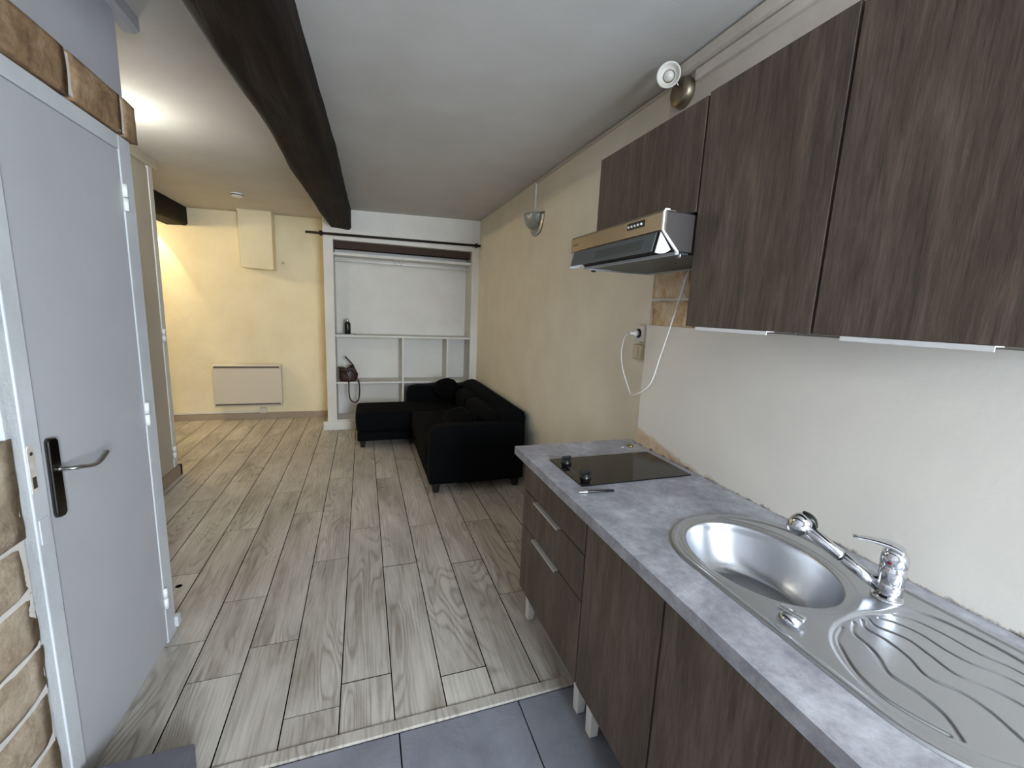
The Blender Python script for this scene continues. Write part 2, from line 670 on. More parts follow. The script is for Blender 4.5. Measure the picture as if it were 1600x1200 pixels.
# --- walls
struct(box('wall_right', (1.35, 1.5, 1.752, 6.05, -0.05, 2.56), 'cream_wall'))
wk = struct(box('wall_kitchen', (1.302, 1.5, -2.4, 1.752, -0.05, 2.56), 'kitchen_wall_paint'))
bm = BM()
addbox(bm, 1.2985, 1.303, 1.0, 1.747, 1.40, 1.85)
finish('mortar_bed', bm, 'mortar', wk)
bm = BM()
for (y0, y1, z0, z1, sd) in ((1.47, 1.738, 1.405, 1.528, 1), (1.52, 1.738, 1.541, 1.72, 2), (1.18, 1.46, 1.405, 1.528, 3),
                             (1.2, 1.51, 1.541, 1.72, 4)):
    rough_block(bm, 1.290, 1.3, y0, y1, z0, z1, 0.005, sd)
finish('stone_course', bm, 'kitchen_stone', wk, smooth=True)
# ochre patch of bare plaster above the small cabinet
prism('bare_patch', [(1.745, 2.16), (1.58, 2.16), (1.56, 2.215), (1.60, 2.255), (1.68, 2.235), (1.745, 2.20)], 'x', 1.3005, 1.303, 'kitchen_stone', wk)

struct(box('wall_far', (-3.3, -0.30, 5.93, 6.08, -0.05, 2.56), 'far_wall'))
struct(box('wall_outer', (-3.3, -3.2, -2.4, 5.95, -0.05, 2.56), 'far_wall'))
WX0, WX1, WZ0, WZ1 = 0.42, 1.29, 0.88, 2.28
struct(boxes('wall_near', [(-3.3, WX0, -2.35, -2.2, -0.05, 2.6), (WX1, 1.5, -2.35, -2.2, -0.05, 2.6),
                           (WX0, WX1, -2.35, -2.2, -0.05, WZ0), (WX0, WX1, -2.35, -2.2, WZ1, 2.6)], 'white_wall'))
wn = struct(boxes('window_1', [(WX0, WX0 + 0.05, -2.2, -2.16, WZ0, WZ1), (WX1 - 0.05, WX1, -2.2, -2.16, WZ0, WZ1), (WX0 + 0.05, WX1 - 0.05, -2.2, -2.16, WZ0, WZ0 + 0.06),
                               (WX0 + 0.05, WX1 - 0.05, -2.2, -2.16, WZ1 - 0.06, WZ1), (0.83, 0.88, -2.2, -2.17, WZ0 + 0.06, WZ1 - 0.06)], 'white_paint'))

# left wall with the door, painted frame, stone lintel and quoins
wl = struct(box('wall_left', (-0.92, -0.806, -2.4, 2.056, -0.05, 2.56), 'grey_wall'))
struct(box('wall_passage', (-3.2, -0.92, 1.95, 2.056, -0.05, 2.56), 'cream_wall'))
bm = BM()
for i, (y0, y1) in enumerate(((1.10, 1.352), (1.366, 1.688), (1.706, 1.982), (2.000, 2.092))):
    rough_block(bm, -0.81, -0.781, y0, y1, 2.002, 2.128, 0.0025, i * 3, sides='+x')
finish('stone_lintel', bm, 'sandstone', wl, smooth=True)
bm = BM()
addbox(bm, -0.81, -0.7865, 0.2, 2.075, 2.008, 2.120)
addbox(bm, -0.81, -0.7945, 0.2, 1.30, -0.0, 1.100)
finish('mortar_bed', bm, 'mortar', wl)
bm = BM()
zs = [0.0, 0.13, 0.275, 0.42, 0.555, 0.70, 0.842, 1.105]
for i, (z0, z1) in enumerate(zip(zs, zs[1:])):
    e = 1.302 + 0.006 * math.sin(i * 2.3)
    rough_block(bm, -0.81, -0.79, 0.94, e, z0 + 0.005, z1 - 0.005, 0.003, i * 5 + 2, sides='+x')
    rough_block(bm, -0.81, -0.79, 0.45, 0.925, z0 + 0.005, z1 - 0.005, 0.003, i * 5 + 3, sides='+x')
finish('stone_quoins', bm, 'quoin_stone', wl, smooth=True)
# rough plaster strip and door frame
bm = BM()
addbox(bm, -0.812, -0.798, 1.295, 1.352, 0.0, 1.985)
bmesh.ops.subdivide_edges(bm, edges=list(bm.edges), cuts=14, use_grid_fill=True)
for v in bm.verts:
    if v.co.y < 1.31:
        v.co.y += noise.noise(Vector((0, 3, v.co.z * 9))) * 0.012
        v.co.x += noise.noise(v.co * 20) * 0.002
finish('plaster_strip', bm, 'jamb_plaster', wl, smooth=True)

d1 = struct(box('door_1', (-0.815, -0.8005, 1.404, 1.972, 0.012, 1.945), 'door_paint', bevel=0.002))
fr = boxes('door_frame', [(-0.815, -0.794, 1.345, 1.401, 0.0, 1.999), (-0.815, -0.798, 1.9755, 2.058, 0.0, 1.999),
                          (-0.815, -0.798, 1.401, 1.9755, 1.949, 1.999)], 'frame_paint', d1, bevel=0.003)
# lever handle on a long dark plate
hp = prism('handle_plate', [(1.425, 0.842), (1.450, 0.838), (1.460, 0.846), (1.460, 1.052), (1.452, 1.062), (1.430, 1.066), (1.421, 1.058), (1.420, 0.856)],
           'x', -0.801, -0.789, 'dark_chrome', d1, bevel=0.003)
lv = smooth_path([(-0.789, 1.447, 0.975), (-0.762, 1.448, 0.974), (-0.750, 1.462, 0.972), (-0.747, 1.50, 0.962), (-0.747, 1.535, 0.958), (-0.749, 1.575, 0.968), (-0.752, 1.60, 0.975)])
tube('lever', lv, [0.011, 0.009] + [0.0075] * (len(lv) - 4) + [0.006, 0.003], 'satin_steel', d1, flat=(1, 0.75))
# strike plates on the frame
sp = prism('strike_plate', [(1.348, 0.945), (1.371, 0.945), (1.371, 1.058), (1.366, 1.068), (1.353, 1.068), (1.348, 1.058)], 'x', -0.795, -0.7925, 'plate_paint', d1)
bm = BM()
addlathe(bm, [(0, 0.001), (0.005, 0.001), (0.005, -0.001)], (-0.7925, 1.360, 1.046), (1, 0, 0), 12)
addbox(bm, -0.794, -0.7918, 1.353, 1.366, 0.955, 0.985)
finish('bolt_holes', bm, 'crack', sp)
box('lower_plate', (-0.795, -0.7915, 1.354, 1.390, 0.80, 0.868), 'frame_paint', d1, bevel=0.001)
for z in (0.21, 1.00, 1.79):
    bm = BM()
    addtube(bm, [(-0.793, 1.975, z - 0.045), (-0.793, 1.975, z - 0.002)], 0.0085, 14)
    addtube(bm, [(-0.793, 1.975, z + 0.002), (-0.793, 1.975, z + 0.045)], 0.0085, 14)
    finish('hinge', bm, 'white_trim', d1, smooth=True)
struct(box('trim_3', (-0.812, -0.785, 2.045, 2.078, 0.02, 0.068), 'frame_paint', bevel=0.004))
struct(prism('trim_4', [(-0.815, 2.40), (-0.785, 2.40), (-0.768, 2.412), (-0.768, 2.47), (-0.815, 2.47)], 'y', -2.19, 2.145, 'grey_wall'))

# middle partition with its own flush door
wm = struct(box('wall_middle', (-3.2, -1.468, 3.45, 4.055, -0.05, 2.56), 'partition_paint'))
d2 = struct(box('door_2', (-1.48, -1.460, 3.52, 3.985, 0.09, 2.36), 'partition_paint', bevel=0.002))
box('door_frame', (-1.48, -1.455, 3.992, 4.058, 0.09, 2.40), 'white_paint', d2, bevel=0.003)
for z in (0.22, 1.155):
    bm = BM()
    addtube(bm, [(-1.446, 3.985, z - 0.05), (-1.446, 3.985, z - 0.002)], 0.013, 14)
    addtube(bm, [(-1.446, 3.985, z + 0.002), (-1.446, 3.985, z + 0.05)], 0.013, 14)
    finish('hinge', bm, 'white_trim', d2, smooth=True)
struct(boxes('baseboard_middle', [(-1.47, -1.44, 3.45, 4.085, 0.0, 0.085), (-2.6, -1.44, 4.055, 4.085, 0.0, 0.085)], 'baseboard_paint'))
struct(prism('trim_5', [(-1.475, 2.375), (-1.445, 2.375), (-1.43, 2.385), (-1.43, 2.45), (-1.475, 2.45)], 'y', 3.45, 4.09, 'partition_paint'))

struct(box('baseboard_far', (-3.2, -0.40, 5.91, 5.932, 0.0, 0.075), 'baseboard_paint'))

# alcove wall and recess
AY = 5.243
wa = struct(boxes('wall_alcove', [(-0.401, -0.301, AY, 5.95, 0, 2.56), (1.262, 1.36, AY, 5.7, 0, 2.56), (-0.301, 1.262, AY, AY + 0.09, 2.146, 2.56),
                                  (-0.301, 1.262, 5.57, 5.7, 0, 2.56), (-0.301, 1.262, AY, 5.57, 0, 0.118)], 'white_wall', bevel=0.003))
box('timber_lintel', (-0.301, 1.262, AY + 0.09, AY + 0.22, 2.07, 2.24), 'lintel_wood', wa)
struct(box('baseboard_alcove', (-0.449, 1.345, AY - 0.022, AY + 0.001, 0.0, 0.104), 'white_paint', bevel=0.006))


# --- old beams
def hewn(name, sections, amp, label):
    """sections: (y, xl, xr, zb, zt)"""
    bm = BM()
    rings = []
    N = 90
    for i in range(N + 1):
        y = sections[0][0] + (sections[-1][0] - sections[0][0]) * i / N
        for s0, s1 in zip(sections, sections[1:]):
            if s0[0] <= y <= s1[0] + 1e-6:
                t = (y - s0[0]) / (s1[0] - s0[0])
                xl, xr, zb_, zt = [s0[k] + (s1[k] - s0[k]) * t for k in (1, 2, 3, 4)]
                break
        ch = 0.022
        sec = []
        nb = 10
        sec.append((xl, zt))
        sec.append((xl, zb_ + (zt - zb_) * 0.5))
        sec.append((xl, zb_ + ch))
        for k in range(nb + 1):
            sec.append((xl + ch + (xr - xl - 2 * ch) * k / nb, zb_))
        sec.append((xr, zb_ + ch))
        sec.append((xr, zb_ + (zt - zb_) * 0.5))
        sec.append((xr, zt))
        ring = []
        for (x, z) in sec:
            d = noise.noise_vector(Vector((x * 5, y * 1.3, z * 5))) * amp
            d += noise.noise_vector(Vector((x * 25, y * 4, z * 25))) * amp * 0.35
            if z > zt - 0.01:
                d.z = 0
            ring.append(bm.verts.new((x + d.x, y, z + d.z)))
        rings.append(ring)
    n = len(rings[0])
    for a, b3 in zip(rings, rings[1:]):
        for k in range(n):
            bm.faces.new((a[k], a[(k + 1) % n], b3[(k + 1) % n], b3[k]))
    bm.faces.new(rings[0])
    bm.faces.new(rings[-1][::-1])
    o = finish(name, bm, 'beam_wood', smooth=True)
    o['label'] = label
    o['category'] = 'beam'
    o['group'] = 'old ceiling beams'
    return o


hewn('ceiling_beam', [(-2.19, -0.615, -0.27, 2.26, 2.47), (1.55, -0.475, -0.222, 2.26, 2.47), (3.7, -0.393, -0.142, 2.262, 2.475), (5.243, -0.335, -0.108, 2.262, 2.475)], 0.014,
     'long dark rough-hewn wooden beam running along the ceiling to the alcove')
hewn('ceiling_beam', [(4.055, -2.06, -1.835, 2.232, 2.44), (5.93, -2.055, -1.84, 2.236, 2.44)], 0.008,
     'short dark beam end above the yellow wall at far left')
finish.keep = False

# ================================================================== ALCOVE CONTENTS
sh = thing('alcove_shelving', 'white built-in shelves with dividers and hanging rail inside the alcove', 'shelves', (0.48, 5.4, 0.118))
box('shelf', (-0.299, 1.26, AY + 0.05, 5.568, 1.99, 2.02), 'white_paint', sh, bevel=0.002)
box('shelf', (-0.299, 1.26, AY + 0.012, 5.568, 1.085, 1.108), 'white_paint', sh, bevel=0.002)
box('shelf', (-0.299, 1.26, AY + 0.012, 5.568, 0.540, 0.562), 'white_paint', sh, bevel=0.002)
box('divider', (0.437, 0.459, AY + 0.02, 5.568, 0.563, 1.084), 'white_paint', sh, bevel=0.002)
box('divider', (0.437, 0.459, AY + 0.02, 5.568, 0.1185, 0.539), 'white_paint', sh, bevel=0.002)
box('divider', (0.972, 0.994, AY + 0.02, 5.568, 0.563, 1.084), 'white_paint', sh, bevel=0.002)
tube('hanging_rail', [(-0.298, AY + 0.14, 1.945), (1.258, AY + 0.14, 1.945)], 0.011, 'white_trim', sh)
for x in (0.37, 0.43):
    box('rail_bracket', (x, x + 0.008, AY + 0.125, AY + 0.155, 1.93, 1.989), 'grey_trim', sh)

bt = thing('drinks_bottle', 'small black bottle with silver cap standing on the alcove shelf', 'bottle', (-0.17, 5.33, 1.117))
lathe('body', [(0, 0), (0.030, 0), (0.033, 0.006), (0.033, 0.115), (0.028, 0.13), (0.016, 0.14), (0, 0.14)], (-0.17, 5.33, 1.117), 'bottle_black', bt, seg=24)
lathe('cap', [(0.017, 0.138), (0.019, 0.142), (0.019, 0.160), (0.012, 0.170), (0.010, 0.176), (0, 0.176)], (-0.17, 5.33, 1.117), 'silver_cap', bt, seg=20)
tag(prism('tablet', [(-0.296, 5.262), (-0.10, 5.262), (-0.085, 5.275), (-0.085, 5.40), (-0.296, 5.40)], 'z', 1.1085, 1.1165, 'tablet_grey'),
    'flat grey slab lying under the black bottle on the shelf', 'tablet')

# handbag
bg = thing('handbag', 'brown leather handbag slumped on the lower alcove shelf, strap hanging down', 'handbag', (-0.17, 5.34, 0.563))
bm = BM()
prof = [(-0.262, 0.565), (-0.15, 0.563), (-0.085, 0.570), (-0.068, 0.61), (-0.070, 0.655), (-0.095, 0.71), (-0.125, 0.752), (-0.148, 0.752), (-0.172, 0.722), (-0.198, 0.712),
        (-0.225, 0.728), (-0.262, 0.728), (-0.272, 0.68), (-0.270, 0.61)]
nl = 9
rings = []
cx_, cz_ = -0.165, 0.64
for j in range(nl):
    t = j / (nl - 1) * 2 - 1
    s = max(0.0, 1 - abs(t) ** 3.2) ** 0.5 * 0.92 + 0.08
    y = 5.345 + t * 0.075
    ring = []
    for (x, z) in prof:
        zz_ = cz_ + (z - cz_) * s if z > cz_ else 0.563 + (z - 0.563) * 1.0
        ring.append(bm.verts.new((cx_ + (x - cx_) * s, y, max(zz_, 0.564))))
    rings.append(ring)
for a, b3 in zip(rings, rings[1:]):
    for k in range(len(prof)):
        bm.faces.new((a[k], a[(k + 1) % len(prof)], b3[(k + 1) % len(prof)], b3[k]))
bm.faces.new(rings[0])
bm.faces.new(rings[-1][::-1])
bmesh.ops.recalc_face_normals(bm, faces=bm.faces)
bmesh.ops.subdivide_edges(bm, edges=list(bm.edges), cuts=2, use_grid_fill=True, smooth=0.4)
for v in bm.verts:
    d = noise.noise_vector(v.co * 22) * 0.007
    v.co += Vector((d.x, d.y, max(d.z, 0.5635 - v.co.z)))
finish('body', bm, 'brown_leather', bg, smooth=True)
# flap
bm = BM()
addtube(bm, smooth_path([(-0.262, 5.268, 0.715), (-0.20, 5.255, 0.70), (-0.13, 5.255, 0.715), (-0.085, 5.262, 0.66)]), 0.012, 8, True, (1, 1.6))
finish('flap_edge', bm, 'leather_strap', bg, smooth=True)
st = smooth_path([(-0.085, 5.275, 0.600), (-0.062, 5.232, 0.585), (-0.052, 5.224, 0.52), (-0.052, 5.224, 0.43), (-0.065, 5.224, 0.355), (-0.105, 5.224, 0.325), (-0.148, 5.224, 0.355),
                  (-0.165, 5.224, 0.43), (-0.166, 5.226, 0.53), (-0.166, 5.232, 0.572), (-0.166, 5.27, 0.595)])
tube('strap', st, 0.0065, 'leather_strap', bg, 8, (1.5, 0.5))
tube('handle', smooth_path([(-0.11, 5.34, 0.74), (-0.15, 5.33, 0.79), (-0.205, 5.32, 0.855)]), 0.008, 'leather_strap', bg, 8)
tube('handle', smooth_path([(-0.255, 5.34, 0.715), (-0.285, 5.335, 0.728)]), 0.008, 'leather_strap', bg, 8)
bm = BM()
addtube(bm, [(-0.172, 5.250, 0.70), (-0.182, 5.246, 0.685), (-0.178, 5.246, 0.665), (-0.165, 5.246, 0.662), (-0.156, 5.246, 0.68), (-0.162, 5.248, 0.70)], 0.003, 8)
addtube(bm, [(-0.168, 5.246, 0.662), (-0.165, 5.248, 0.615)], 0.004, 8)
finish('buckle', bm, 'satin_steel', bg, smooth=True)

# curtain rod
cr = thing('curtain_rod', 'dark iron curtain rod fixed across the top of the alcove', 'curtain rod', (0.4, 5.19, 2.19))
tube('rod', [(-0.565, 5.19, 2.190), (1.343, 5.19, 2.214)], 0.0135, 'rod_iron', cr, 14)
for x in (-0.415, 1.295):
    z = 2.19 + (x + 0.565) * 0.0126
    bm = BM()
    addlathe(bm, [(0, -0.02), (0.018, -0.018), (0.027, -0.006), (0.027, 0.006), (0.018, 0.018), (0, 0.02)], (x, 5.19, z), (1, 0, 0), 20)
    addtube(bm, [(max(x, -0.385), 5.2 if x > 0 else 5.19, z), (max(x, -0.385), 5.2425, z)], 0.008, 10)
    finish('rod_bracket', bm, 'rod_iron', cr, smooth=True)

# ================================================================== FAR WALL
rd = thing('radiator', 'white electric panel radiator mounted low on the yellow far wall', 'radiator', (-1.33, 5.88, 0.16))
bm = BM()
pts = [(5.85, 0.172), (5.836, 0.20), (5.832, 0.42), (5.836, 0.66), (5.85, 0.692), (5.905, 0.692), (5.905, 0.172)]
prism('casing', pts, 'x', -1.685, -0.962, 'radiator_white', rd, bevel=0.006)
boxes('grille', [(-1.668, -0.980, 5.8295, 5.84, 0.648, 0.668)], 'grille_dark', rd)
boxes('grille', [(-1.668, -0.980, 5.8295, 5.84, 0.195, 0.213)], 'grille_dark', rd)
for x in (-1.55, -1.15):
    box('wall_bracket', (x, x + 0.05, 5.905, 5.929, 0.3, 0.6), 'grille_dark', rd)
jb = thing('junction_box', 'small white junction box under the radiator on the far wall', 'junction box', (-1.19, 5.915, 0.09))
box('box', (-1.225, -1.155, 5.893, 5.929, 0.078, 0.138), 'radiator_white', jb, bevel=0.003)
tube('cable', smooth_path([(-1.19, 5.915, 0.14), (-1.19, 5.915, 0.16), (-1.2, 5.91, 0.172)]), 0.005, 'white_plastic', jb, 8)
box('conduit', (-2.6, -1.2255, 5.914, 5.929, 0.083, 0.10), 'white_paint', jb)

dc = thing('boxed_duct', 'cream plastered box hanging from the ceiling on the yellow wall', 'duct cover', (-1.14, 5.83, 1.82))
prism('casing', [(-1.30, 1.832), (-1.29, 1.818), (-0.985, 1.808), (-0.972, 1.818), (-0.972, 2.46), (-1.31, 2.45)], 'y', 5.735, 5.929, 'far_wall', dc, bevel=0.004)
hk = tag(lathe('wall_hook', [(0, 0), (0.016, 0), (0.016, -0.01), (0.006, -0.014), (0.006, -0.04), (0.010, -0.05), (0, -0.052)], (-0.90, 5.929, 1.91), 'aged_plastic', axis=(0, 1, 0), seg=14),
         'little worn hook on the yellow wall right of the plastered box', 'hook')
sd = thing('smoke_detector', 'round white smoke detector on the ceiling near the far wall', 'smoke detector', (-1.12, 4.95, 2.40))
lathe('casing', [(0, -0.036), (0.03, -0.036), (0.047, -0.03), (0.053, -0.016), (0.055, -0.002), (0.055, 0.0), (0, 0.0)], (-1.12, 4.95, CZ(-1.12) - 0.002), 'white_plastic', sd)
lathe('vent_ring', [(0.0515, -0.020), (0.0545, -0.018), (0.0548, -0.012), (0.052, -0.011)], (-1.12, 4.95, CZ(-1.12) - 0.002), 'grille_dark', sd)

# lamps that light the passage and the far room (hidden by the partitions from the photo's viewpoint)
for loc, mt, lb, r in (((-1.32, 3.02, 2.24), 'glow_white', 'lit white globe lamp on the passage ceiling between the two partitions', 0.042),
                       ((-2.55, 5.15, 2.2), 'glow_warm', 'lit warm globe lamp under the far room ceiling behind the partition', 0.05)):
    lm = thing('ceiling_lamp', lb, 'lamp', (loc[0], loc[1], loc[2]))
    bm = BM()
    bmesh.ops.create_uvsphere(bm, u_segments=20, v_segments=12, radius=r, matrix=Matrix.Translation(loc))
    finish('globe', bm, mt, lm, smooth=True)
    ctz = CZ(loc[0]) - 0.002
    tube('stem', [(loc[0], loc[1], loc[2] + r - 0.004), (loc[0], loc[1], ctz)], 0.012, 'white_plastic', lm)

# downlight washing the far wall beside the short beam
dl = thing('downlight', 'small recessed downlight in the ceiling close to the far wall', 'downlight', (-2.2, 5.78, 2.4))
lathe('bezel', [(0.028, -0.001), (0.040, -0.004), (0.042, 0.0), (0.042, 0.006), (0.028, 0.006)], (-2.2, 5.78, CZ(-2.2) - 0.008), 'white_trim', dl)
sp_ = bpy.data.lights.new('downlight_beam', 'SPOT')
sp_.energy = 34
sp_.color = (1.0, 0.85, 0.52)
sp_.spot_size = math.radians(54)
sp_.spot_blend = 0.3
sp_.shadow_soft_size = 0.02
so_ = bpy.data.objects.new('downlight_beam', sp_)
COL.objects.link(so_)
so_.location = (-2.2, 5.78, CZ(-2.2) - 0.012)
so_.rotation_euler = (math.radians(4), 0, 0)

# ================================================================== SOFA
sf = thing('sofa', 'black fabric corner sofa with chaise standing against the cream right wall', 'sofa', (0.85, 4.15, 0))
box('base', (0.475, 1.27, 3.34, 5.0, 0.075, 0.20), 'sofa_fabric', sf, bevel=0.015, smooth=True)
soft_box('seat_cushion', (0.468, 1.06, 3.345, 4.452, 0.20, 0.385), 'sofa_fabric', sf, 0.03, 0.015)
# rolled-front arms: slabs with rounded upper corners
for y0, y1 in ((3.195, 3.335), (5.008, 5.148)):
    a = [(0.472, 0.075), (1.262, 0.068)]
    top = [(1.262, 0.50), (1.245, 0.535), (1.20, 0.545)]
    front = [(0.60, 0.548), (0.545, 0.545), (0.505, 0.53), (0.482, 0.50), (0.475, 0.46)]
    prism('armrest', a + top + front, 'y', y0, y1, 'sofa_fabric', sf, bevel=0.022, smooth=True)
prism('backrest', [(1.02, 0.20), (1.30, 0.10), (1.318, 0.56), (1.30, 0.612), (1.24, 0.63), (1.15, 0.61), (1.10, 0.56)], 'y', 3.345, 5.0, 'sofa_fabric', sf, bevel=0.012, smooth=True)
soft_box('back_cushion', (0.975, 1.13, 3.42, 4.20, 0.37, 0.575), 'sofa_fabric', sf, 0.05, 0.02)
soft_box('back_cushion', (0.975, 1.13, 4.21, 4.70, 0.37, 0.575), 'sofa_fabric', sf, 0.05, 0.02)
ch = box('chaise_base', (-0.072, 0.474, 4.468, 5.0, 0.075, 0.168), 'sofa_fabric', sf, bevel=0.012, smooth=True)
soft_box('chaise_cushion', (-0.080, 1.06, 4.463, 5.003, 0.170, 0.372), 'sofa_fabric', sf, 0.035, 0.012)
for (x, y) in ((0.53, 3.24), (1.20, 3.24), (-0.02, 4.52), (-0.02, 4.95), (1.20, 5.07), (0.53, 5.07)):
    bm = BM()
    for v in addbox(bm, x - 0.034, x + 0.034, y - 0.034, y + 0.034, 0.0, 0.079):
        if v.co.z < 0.01:
            v.co.x = x + (v.co.x - x) * 0.6
            v.co.y = y + (v.co.y - y) * 0.6
    finish('leg', bm, 'sofa_leg', sf, False, 0.005)
tag(soft_box('cushion', (0.79, 1.02, 4.735, 4.985, 0.425, 0.645), 'cushion_fabric', None, 0.08, 0.02, 0.02, 4, rot=Matrix.Rotation(0.35, 3, 'Y')),
    'black cushion at the far end of the sofa, poking above the armrest', 'cushion', 'sofa cushions')
tag(soft_box('cushion', (0.66, 0.91, 3.40, 3.82, 0.43, 0.555), 'cushion_fabric', None, 0.06, 0.02, 0.02, 9, rot=Matrix.Rotation(-0.25, 3, 'Y')),
    'black cushion lying behind the near armrest of the sofa', 'cushion', 'sofa cushions')

# ================================================================== WALL LAMPS, TRUNKING, SOCKETS
# quarter-bowl wall sconce
sc_ = thing('wall_sconce', 'small glass quarter-bowl wall sconce above the sofa', 'wall lamp', (1.35, 3.42, 2.1))
yc, ztop_, R_, D_ = 3.40, 2.235, 0.125, 0.105
for nm, s, mt, xo in (('back_plate', 1.2, 'satin_steel', 0.0), ('glass_shade', 0.86, 'sconce_glass', 0.012)):
    bm = BM()
    NU, NV = 18, 12
    grid = []
    for i in range(NV + 1):
        ph = math.pi / 2 * i / NV          # 0 at rim, pi/2 at the bottom tip
        row = []
        for k in range(NU + 1):
            th = math.pi * k / NU
            if nm == 'back_plate':
                dpt = 0.016
            else:
                dpt = D_
            row.append(bm.verts.new((1.348 - xo - dpt * s * math.sin(th) * math.cos(ph) ** 0.8 if i < NV else 1.348 - xo,
                                     yc + R_ * s * math.cos(th) * math.cos(ph) ** 0.7 if i < NV else yc,
                                     ztop_ - R_ * s * 1.08 * math.sin(ph))))
        grid.append(row)
    for i in range(NV):
        for k in range(NU):
            bm.faces.new((grid[i][k], grid[i][k + 1], grid[i + 1][k + 1], grid[i + 1][k]))
    bmesh.ops.remove_doubles(bm, verts=bm.verts, dist=0.0004)
    bmesh.ops.solidify(bm, geom=list(bm.faces), thickness=0.004)
    finish(nm, bm, mt, sc_, smooth=True)
bm = BM()
bmesh.ops.create_uvsphere(bm, u_segments=16, v_segments=10, radius=0.026, matrix=Matrix.Translation((1.30, yc, 2.19)))
finish('bulb', bm, 'frosted_glass', sc_, smooth=True)
tag(box('conduit', (1.338, 1.3495, 3.44, 3.456, 2.24, CZ(1.35) - 0.012), 'white_plastic'), 'thin white cable cover rising from the glass sconce to the ceiling', 'cable cover')
tag(box('conduit', (1.340, 1.3495, 1.77, 3.456, CZ(1.35) - 0.022, CZ(1.35) - 0.012), 'kitchen_wall_paint'), 'thin painted cable cover along the ceiling corner between sconce and spotlight', 'cable cover')
tag(box('conduit', (1.322, 1.3495, 1.753, 1.768, 0.86, CZ(1.35) - 0.012), 'white_plastic'), 'vertical white cable cover at the corner left of the upper cabinets', 'cable cover')
tag(box('trunking', (1.262, 1.3015, -2.19, 1.745, CZ(1.3) - 0.052, CZ(1.3) - 0.012), 'kitchen_wall_paint', bevel=0.002), 'painted cable trunking along the ceiling above the upper cabinets', 'trunking')
tag(box('trunking', (1.285, 1.3015, -2.19, 1.585, CZ(1.3) - 0.098, CZ(1.3) - 0.058), 'kitchen_wall_paint', bevel=0.002), 'lower strip of painted trunking right of the spotlight, under the ceiling strip', 'trunking')

# spotlight
sl = thing('spotlight', 'small wall spotlight with frosted glass cup above the upper cabinets', 'spotlight', (1.30, 1.66, 2.40))
lathe('mounting_disc', [(0, 0.0), (0.058, 0.0), (0.060, -0.006), (0.057, -0.030), (0.048, -0.040), (0, -0.043)], (1.3015, 1.655, 2.392), 'lamp_steel', sl, axis=(1, 0, 0))
tube('arm', smooth_path([(1.275, 1.655, 2.400), (1.25, 1.657, 2.425), (1.225, 1.655, 2.437)]), 0.006, 'dark_chrome', sl)
ax = Vector((-0.62, -0.75, -0.22)).normalized()
lathe('holder', [(0, -0.030), (0.018, -0.030), (0.024, -0.02), (0.024, 0.012), (0, 0.012)], Vector((1.215, 1.660, 2.440)), 'lamp_steel', sl, axis=ax)
lathe('glass_cup', [(0.020, -0.004), (0.036, 0.006), (0.046, 0.026), (0.047, 0.036), (0.042, 0.036), (0.038, 0.024), (0.024, 0.012), (0.014, 0.010), (0, 0.012)],
      Vector((1.215, 1.660, 2.440)), 'frosted_glass', sl, axis=ax)
lathe('bulb', [(0.0, 0.034), (0.012, 0.030), (0.020, 0.018), (0.016, 0.010)], Vector((1.215, 1.660, 2.440)), 'frosted_glass', sl, axis=ax)

# sockets
so = thing('wall_socket', 'white surface-mounted socket holding a plug beside the splashback', 'socket', (1.33, 1.86, 1.325))
box('box', (1.318, 1.3495, 1.806, 1.890, 1.330, 1.412), 'white_plastic', so, bevel=0.004)
lathe('socket_well', [(0, 0.0005), (0.021, 0.0005), (0.023, -0.0015), (0.021, -0.001)], (1.3175, 1.851, 1.371), 'grille_dark', so, axis=(1, 0, 0))
ls = thing('light_switch', 'yellowed wall switch directly beneath the socket with the plug', 'switch', (1.33, 1.86, 1.24))
box('box', (1.316, 1.3495, 1.818, 1.890, 1.238, 1.315), 'aged_plastic', ls, bevel=0.006)
box('rocker', (1.311, 1.317, 1.834, 1.876, 1.252, 1.302), 'aged_plastic', ls, bevel=0.002)

# hood cord with its plug
cd = thing('power_cord', 'thin white power cord looping from extractor hood down to the socket', 'cord', (1.27, 1.6, 1.1))
path = smooth_path([(1.262, 1.475, 1.648), (1.262, 1.505, 1.55), (1.262, 1.555, 1.40), (1.262, 1.60, 1.27), (1.262, 1.640, 1.16), (1.262, 1.70, 1.105), (1.262, 1.775, 1.068),
                    (1.275, 1.815, 1.068), (1.285, 1.865, 1.11), (1.285, 1.915, 1.18), (1.285, 1.94, 1.26), (1.278, 1.92, 1.33), (1.27, 1.88, 1.365), (1.279, 1.856, 1.371)], 8)
tube('cable', path, 0.0033, 'white_plastic', cd, 8)
lathe('plug', [(0, -0.052), (0.006, -0.052), (0.008, -0.03), (0.016, -0.026), (0.017, -0.006), (0.0, -0.006)], (1.3175, 1.851, 1.371), 'white_plastic', cd, axis=(1, 0, 0), seg=18)

# ================================================================== UPPER CABINETS
XC = 1.006
GU = 'upper kitchen cabinets'


def upper(y0, y1, z0, z1, label, handle):
    t = thing('wall_cabinet', label, 'cabinet', ((XC + 1.3) / 2, (y0 + y1) / 2, z0), GU)
    box('body', (XC + 0.019, 1.285, y0 + 0.0015, y1 - 0.0015, z0 + 0.004, z1 - 0.003), 'cabinet_carcass', t)
    d = box('door', (XC, XC + 0.018, y0 + 0.002, y1 - 0.002, z0, z1), 'cabinet_oak', t, bevel=0.0012, seg=1)
    if handle:
        bm = BM()
        addbox(bm, XC - 0.010, XC + 0.016, handle[0], handle[1], z0 - 0.0022, z0 - 0.0002)
        addbox(bm, XC - 0.012, XC - 0.010, handle[0], handle[1], z0 - 0.010, z0 - 0.0002)
        finish('handle', bm, 'white_trim', d)
    return t


